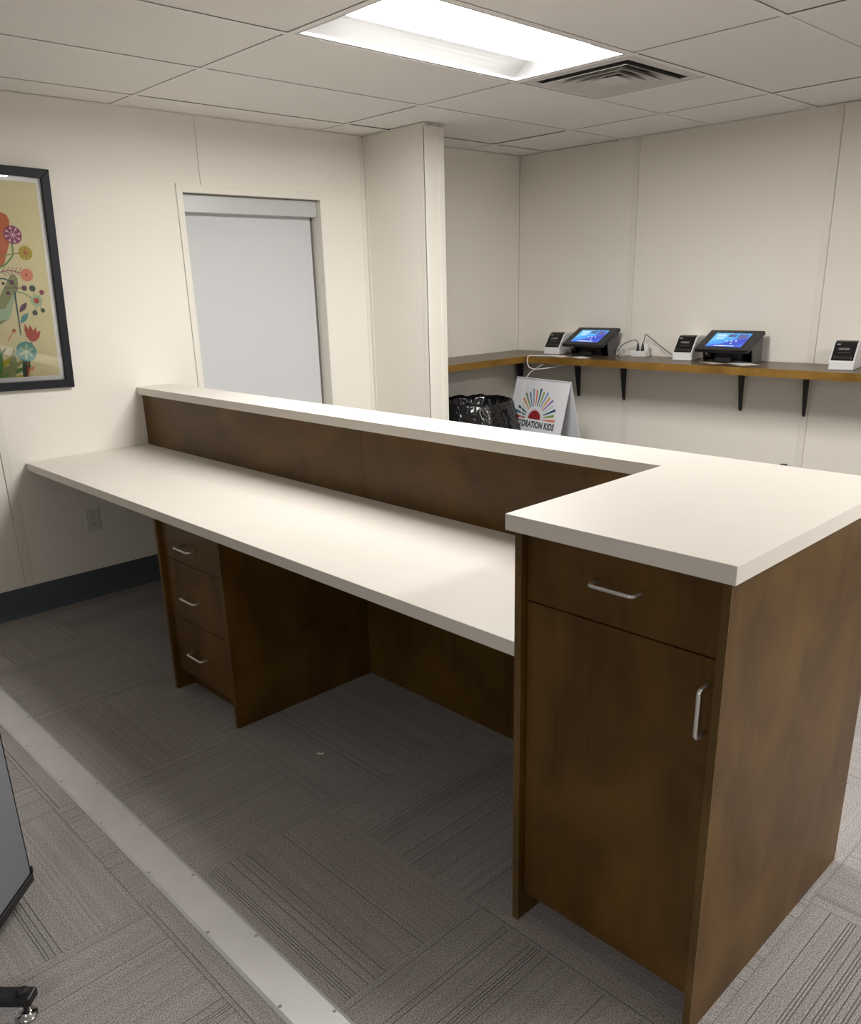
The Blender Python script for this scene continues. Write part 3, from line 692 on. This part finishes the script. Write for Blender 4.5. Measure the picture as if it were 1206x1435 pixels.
# tablet kiosks
def srgb(h):
    c = [int(h[i:i+2], 16)/255 for i in (0, 2, 4)]; return [((x+0.055)/1.055)**2.4 if x > 0.04045 else x/12.92 for x in c]
SCR = [emit('screen_'+n, srgb(h), 1.0) for n, h in (('sky', '3fa0f0'), ('cyan', '62c0f8'), ('navy', '2a44c8'), ('indigo', '3a62e0'), ('pale', 'bfe4ff'), ('dusk', '4a5a90'), ('plum', '5a5a98'), ('white', 'ffffff'))]
def make_kiosk():
    t = thing('tablet_kiosk', (0, 0, 0), 'x', 'tablet stand', 'tablet kiosks on the shelf')
    # local: x across (0..w), y back from the front lip, z up; panel rises from (0,.079) to (.2,.179)
    w = .332; s0, s1 = Vector((0, .079)), Vector((.2005, .1790)); d = (s1-s0).normalized(); n = Vector((-d.y, d.x)); ln = (s1-s0).length
    def q(u, o_): p = s0+d*u+n*o_; return (p.x, p.y)
    bz = MB()
    bz.prism([q(0, 0), q(ln, 0), q(ln, -.022), q(0, -.022)], 0, w, 0); bz.build('bezel_housing', m_black, t, local=True, bevel=.003)
    def plate(nm, ua, ub, xa, xb, off, mat, th=.0012, par=t):
        return MB().prism([q(ua, off), q(ub, off), q(ub, off-th), q(ua, off-th)], xa, xb, 0).build(nm, mat, par, local=True)
    plate('tablet_border', .022, ln-.026, .044, w-.050, .0008, m_blackgloss)
    sc = MB(); u0, u1, xa, xb = .032, .186, .053, .275; off = [.0012]
    def sp_(pts, mi):
        off[0] += .00004
        sc.add([(xa+(xb-xa)*a, *q(u0+(u1-u0)*b_, off[0])) for a, b_ in pts], [tuple(range(len(pts)))], mi)
    def rect(a0, a1, b0, b1, mi): sp_([(a0, b0), (a1, b0), (a1, b1), (a0, b1)], mi)
    rect(0, 1, 0, 1, 0)
    sp_([(0, .3), (.35, .55), (.5, 1), (0, 1)], 1); sp_([(0, 0), (1, 0), (1, .8), (.85, .62), (.7, .58), (.52, .38), (.35, .22), (.18, .18), (0, .05)], 3)
    sp_([(.15, 0), (.72, 0), (1, .36), (1, .62), (.82, .52), (.62, .42), (.46, .26), (.3, .14)], 2)
    rect(.08, .34, .74, .90, 4); rect(.10, .34, .56, .68, 4); rect(.40, .62, .72, .92, 5); rect(.40, .60, .60, .68, 1); rect(.68, .94, .60, .92, 6)
    for k in range(3): rect(.45+.13*k, .49+.13*k, .40, .46, 7); rect(.52+.12*k, .56+.12*k, .24, .30, 3)
    rect(.62, .66, .22, .28, 7); rect(.22, .78, .04, .10, 4); rect(.36, .52, .045, .095, 7)
    sc.build('screen', SCR, t, local=True)
    # wedge sides, back, base and lock
    for xx in (.010, w-.016):
        MB().prism([(.100, 0), (.205, 0), (.205, .160), q(ln-.012, -.0225), q(.070, -.0225), (.085, .06)], xx, xx+.006, 0).build('wedge_side', m_kside, t, local=True)
    box('back_plate', m_black, .012, w-.012, .199, .205, 0, .160, t, local=True)
    box('base', m_black, .045, w-.060, .085, .198, 0, .012, t, local=True, bevel=.003)
    box('pedestal', m_black, .075, w-.085, .105, .190, .012, .105, t, local=True, bevel=.004)
    box('card_reader', m_black, .110, .205, .055, .105, .004, .030, t, local=True, bevel=.003)
    lk = MB().lathe([(.007, 0), (.007, .012), (.004, .014)], n=12).build('key_lock', m_chrome, t, local=True, smooth=False); lk.rotation_euler = (R(90), 0, 0); lk.location = (.055, .060, .052)
    lb_ = box('lock_bracket', m_black, .040, .072, .060, .105, .030, .070, t, local=True, bevel=.002)
    return t
k0 = make_kiosk(); k1 = copy_tree(k0)
k0.location = (.613, 3.4, Z_S+.0003); k0['label'] = 'black tablet kiosk with lit blue screen nearest the room corner'
k1.location = (1.607, 3.404, Z_S+.0003); k1.scale = (1.02, 1, 1); k1['label'] = 'black tablet kiosk with lit blue screen right of the middle printer'

# power block and plugs
pb = thing('power_block', (1.128, 3.592, Z_S), 'small white power block with plugs on the shelf', 'power strip')
body = box('body', m_white, 1.064, 1.172, 3.562, 3.622, Z_S+.0003, Z_S+.036, pb, bevel=.003)
for xx in (1.088, 1.118): box('socket', m_dark_gap, xx-.002, xx+.002, 3.5615, 3.563, Z_S+.012, Z_S+.018, pb)
box('side_grip', m_paper, 1.138, 1.170, 3.5605, 3.562, Z_S+.004, Z_S+.034, pb)
def plug(x, y, label):
    return tag(MB().lathe([(.011, 0), (.011, .008), (.0055, .045), (.0035, .050)], (x, y, Z_S+.0365), 12).build('power_plug', m_black), label, 'plug')
plug(1.101, 3.585, 'black plug in the power block, nearer the left tablet'); plug(1.130, 3.595, 'black plug in the power block, nearer the middle printer')
ad = box('usb_adapter', m_white, 1.147, 1.169, 3.590, 3.618, Z_S+.0364, Z_S+.078, bevel=.004); tag(ad, 'white charger cube standing on the power block', 'charger')
def cable(pts, r, mat, name, label, n=6):
    return tag(MB().tube(smooth_path(pts, n), r, 8).build(name, mat, smooth=True), label, 'cable')
zs = Z_S
cable([(.935, 3.57, zs+.030), (.955, 3.585, zs+.045), (.984, 3.585, zs+.073), (1.044, 3.583, zs+.098), (1.076, 3.583, zs+.106), (1.098, 3.585, zs+.094), (1.101, 3.585, zs+.0875)], .0026, m_black, 'power_cable', 'black cable arching from the power block to the left tablet')
cable([(1.130, 3.595, zs+.0875), (1.137, 3.597, zs+.10), (1.141, 3.6, zs+.135), (1.148, 3.6, zs+.141), (1.187, 3.6, zs+.118), (1.259, 3.6, zs+.071), (1.302, 3.602, zs+.045), (1.345, 3.605, zs+.020), (1.365, 3.61, zs+.0035), (1.405, 3.63, zs+.0035)], .0026, m_black, 'power_cable', 'black cable rising to a point then down to the middle printer')
cable([(1.070, 3.625, zs+.012), (1.03, 3.640, zs+.003), (.99, 3.61, zs+.003), (.965, 3.58, zs+.003), (.955, 3.56, zs+.02), (.958, 3.575, zs+.06), (.965, 3.60, zs+.05), (.975, 3.56, zs+.03), (.96, 3.54, zs+.003)], .0022, m_whitecord, 'charging_cable', 'white cable bunched beside the left tablet kiosk')
cable([(1.068, 3.630, zs+.02), (1.04, 3.64, zs+.06), (1.02, 3.645, zs+.03), (1.01, 3.63, zs+.003), (.97, 3.62, zs+.0035), (.956, 3.60, zs+.075), (.962, 3.575, zs+.04)], .0022, m_whitecord, 'charging_cable', 'white cable looping up behind the power block')
# cable hanging over the shelf edge, and the strand that drops past the sign
cable([(.69, 3.34, zs+.0035), (.60, 3.32, zs+.0035), (.50, 3.285, zs+.0035), (.452, 3.258, zs+.003), (.442, 3.246, zs-.004), (.440, 3.243, zs-.035), (.455, 3.243, zs-.072), (.500, 3.244, zs-.083), (.555, 3.25, zs-.080), (.615, 3.30, zs-.070), (.66, 3.40, zs-.055)], .0036, m_whitecord, 'power_cable', 'white cable looping over the front edge of the corner shelf')
cable([(.57, 3.26, zs-.046), (.60, 3.14, zs-.065), (.655, 3.0, .948), (.636, 2.99, .905), (.620, 2.985, .855), (.604, 2.99, .776), (.590, 3.005, .70), (.555, 3.03, .62), (.45, 3.05, .54), (.375, 3.09, .40), (.36, 3.12, .004), (.30, 3.20, .004)], .0019, m_whitecord, 'hanging_cable', 'thin pale cable hanging down in front of the folding sign')
# black lead behind the right-hand printer
cable([(2.552, 3.615, zs+.02), (2.60, 3.63, zs+.004), (2.75, 3.62, zs+.003), (2.9, 3.60, zs+.003)], .0026, m_black, 'power_cable', 'black lead behind the right end printer')

# papers and cards
def sheet(pts, mat, label, name='paper_sheet', z=0.0004):
    return tag(MB().prism(pts, zs+z, zs+z+.0006, 2).build(name, mat), label, 'paper')
sheet([(.735, 3.335), (.865, 3.268), (.905, 3.34), (.78, 3.42)], m_paper, 'white paper sheet lying in front of the left tablet')
sheet([(.575, 3.33), (.700, 3.275), (.735, 3.345), (.61, 3.41)], m_card, 'tan printed card in front of the corner printer', 'printed_card')
sheet([(1.800, 3.440), (1.945, 3.335), (2.015, 3.425), (1.885, 3.530)], m_paper, 'white paper sheet lying under the right tablet')
sheet([(1.650, 3.405), (1.775, 3.335), (1.815, 3.405), (1.69, 3.475)], m_card, 'tan printed card beside the middle printer', 'printed_card')

# ================================================================== BEHIND THE DESK
# folding sign
SC = Vector((.668, 3.133, 0)); sa = math.atan2(-.078, .52)
SG = thing('folding_sign', SC, 'white folding floor sign with a rainbow sunburst', 'sign', rz=sa)
sw, shh, lean = .262, .900, R(14.5)
def face(sgn, name):
    # board leaning from the top ridge; local frame: x across, top at z=shh
    o = bpy.data.objects.new(name, None)
    t0 = .004; L_ = shh/math.cos(lean)
    m = MB().box(-sw, sw, 0, t0, -L_+.002, 0).build(name, m_sign, SG, local=True)
    m.location = (0, 0, shh); m.rotation_euler = (-lean if sgn < 0 else lean, 0, 0)
    if sgn > 0: m.location.y += .001
    return m
bpy.data.objects.remove(bpy.data.objects.new('tmp', None))
front = face(-1, 'front_board'); back = face(1, 'back_board')
box('ridge', m_sign, -sw, sw, -.006, .010, shh-.004, shh+.002, SG, local=True, bevel=.001)
for o in list(bpy.data.objects):
    if o.type == 'EMPTY' and o.name.startswith(('front_board', 'back_board')): bpy.data.objects.remove(o)
# artwork on the front board (its local x, z; y = -0.0006 outwards)
rays = ['b8503c', '2f6a78', '1f4f62', 'd8d4cc', 'd09a50', '6f8f5a', '5f7fa8', '8a94a8', 'd87860', '1f5f6a', '8aa850', '7f96c8', 'd0a050', '9a72b0', 'c8ccd4', '1f5668', '7a9a48', 'd87a68']
rc = [flat('ray_%d' % k, h) for k, h in enumerate(rays)]
m_sun = flat('sun_red', '8e1f24'); m_halo = flat('sun_halo', 'c8a0a0'); m_ink = flat('sign_ink', '1c2430')
sg = MB(); scx, scz = -.012, -.268
nray = len(rays)
for k in range(nray):
    a = R(180 - (2 + 176*k/(nray-1))); r0, r1 = .088, .192 + .008*math.sin(math.pi*k/(nray-1)) + (.008 if k % 2 else -.006)
    ca, sa_ = math.cos(a), math.sin(a); w0, w1 = .0036, .0090
    sg.add([(scx+ca*r0-sa_*w0, -.0006, scz+sa_*r0+ca*w0), (scx+ca*r1-sa_*w1, -.0006, scz+sa_*r1+ca*w1), (scx+ca*r1+sa_*w1, -.0006, scz+sa_*r1-ca*w1), (scx+ca*r0+sa_*w0, -.0006, scz+sa_*r0-ca*w0)], [(0,1,2,3)], k)
def half(r, y, mi): sg.add([(scx+r*math.cos(math.pi*k/20), y, scz+r*math.sin(math.pi*k/20)) for k in range(21)], [tuple(range(21))], mi)
half(.070, -.0006, nray); 
half(.066, -.0008, nray+2); half(.060, -.0010, nray+1)
so = sg.build('sunburst_print', rc+[m_halo, m_sun, m_sign], front, local=True)
cu = bpy.data.curves.new('lettering', 'FONT'); cu.body = 'RESTORATION KIDS'; cu.align_x = 'CENTER'; cu.size = .056; cu.offset = .0022; cu.space_character = 1.05
to = bpy.data.objects.new('lettering_tmp', cu); COL.objects.link(to)
bpy.context.view_layer.update()
dg = bpy.context.evaluated_depsgraph_get(); me = bpy.data.meshes.new_from_object(to.evaluated_get(dg)); bpy.data.objects.remove(to)
me.materials.clear(); me.materials.append(m_ink)
lo = bpy.data.objects.new('lettering', me); COL.objects.link(lo); lo.parent = front
wtxt = max(v.co.x for v in me.vertices)-min(v.co.x for v in me.vertices)
lo.rotation_euler = (R(90), 0, 0); lo.location = (scx-.004, -.0009, scz-.056); s_ = .415/wtxt; lo.scale = (s_, 1.05, 1); lo['label'] = 'dark block letters reading RESTORATION KIDS'

# waste bin with black liner
BC = Vector((.43, 2.705, 0))
bn = tag(MB().lathe([(.19, .001), (.20, .02), (.235, .70), (.250, .705), (.250, .735), (.240, .735), (.228, .70), (.195, .03)], (0, 0, 0), 32, cap=True).build('waste_bin', m_bin, local=True, smooth=False), 'round dark waste bin under the black liner', 'bin'); bn.location = BC; bn.scale = (1, 1, 1.045)
m = MB(); nth = 72
prof = [(.300, .42), (.318, .47), (.312, .54), (.298, .60), (.284, .66), (.268, .71), (.262, .745), (.254, .762), (.243, .758), (.232, .735), (.222, .69), (.205, .60), (.17, .50), (.02, .46)]
rnd = [[random.uniform(-1, 1) for _ in range(12)] for _ in range(4)]
def wob(t, k): return sum(rnd[k][q]*math.sin((q+2)*t+q*1.7+k) for q in range(12))/5
vs = []
for i in range(nth):
    t = 2*math.pi*i/nth
    for jx, (r_, z) in enumerate(prof):
        f = 1.0 if jx < 6 else (.5 if jx < 9 else 1.2)
        rr = r_ + .010*f*wob(t+jx*.15, 0) + (.006*math.sin(23*t+jx) if jx != 7 else 0)
        zz = z + (.020*wob(t, 1) if jx == 0 else .008*wob(t*1.0+jx*.3, 2)*f) + (.006*wob(t*2, 3) if 5 < jx < 9 else 0)
        vs.append((rr*math.cos(t), rr*math.sin(t), zz))
k_ = len(prof)
fs = [(i*k_+j, ((i+1) % nth)*k_+j, ((i+1) % nth)*k_+j+1, i*k_+j+1) for i in range(nth) for j in range(k_-1)] + [tuple(i*k_+k_-1 for i in range(nth))]
m.add(vs, fs)
bag = tag(m.build('bin_liner', m_bag, local=True, smooth=True), 'black plastic bin liner folded over the waste bin rim', 'bin liner'); bag.location = BC + Vector((0, 0, .033))

# ================================================================== FOREGROUND
# fabric partition on T-feet, at the left edge
PA = thing('partition_screen', (2.129, -0.833, 0), 'grey fabric screen with black base trim on a levelling foot', 'partition', rz=R(-45))
PLN = 1.25
box('fabric_panel', m_fabric, .004, PLN, -.030, 0, .072, 1.22, PA, local=True, bevel=.006)
box('bottom_trim', m_black, 0.0, PLN, -.034, .003, .048, .071, PA, local=True, bevel=.002)
box('edge_trim', m_black, 0.0005, .0035, -.028, -.002, .072, 1.22, PA, local=True)
box('corner_clip', m_black, -.004, .004, -.012, .002, .070, .090, PA, local=True)
for xx in (.3875, PLN-.2):
    ft = box('foot_bar', m_black_metal, xx-.020, xx+.020, -.21, .188, .044, .066, PA, local=True, bevel=.004)
    for s_ in (-1, 1):
        yy = -.013+s_*.178
        MB().lathe([(.013, .0655), (.013, .074), (.008, .078)], (xx, yy, 0), 12).build('bolt_cap', m_black, ft, local=True)
        MB().lathe([(.0062, .008), (.0062, .045)], (xx, yy, 0), 10).build('threaded_stem', m_black, ft, local=True)
        MB().lathe([(.0225, .0005), (.0235, .004), (.0205, .008), (.0150, .0095), (.0130, .014), (.008, .017)], (xx, yy, 0), 20).build('levelling_pad', m_chrome, ft, local=True, smooth=True)
# scrap of debris on the carpet
tag(MB().add([(2.108, .110, .0008), (2.112, .116, .004), (2.121, .118, .002), (2.128, .127, .0065), (2.134, .119, .003), (2.124, .112, .0008)], [(0,1,2,5), (2,3,4,5)]).build('paper_scrap', m_scrap), 'tiny torn tan scrap on the carpet under the desk', 'scrap')
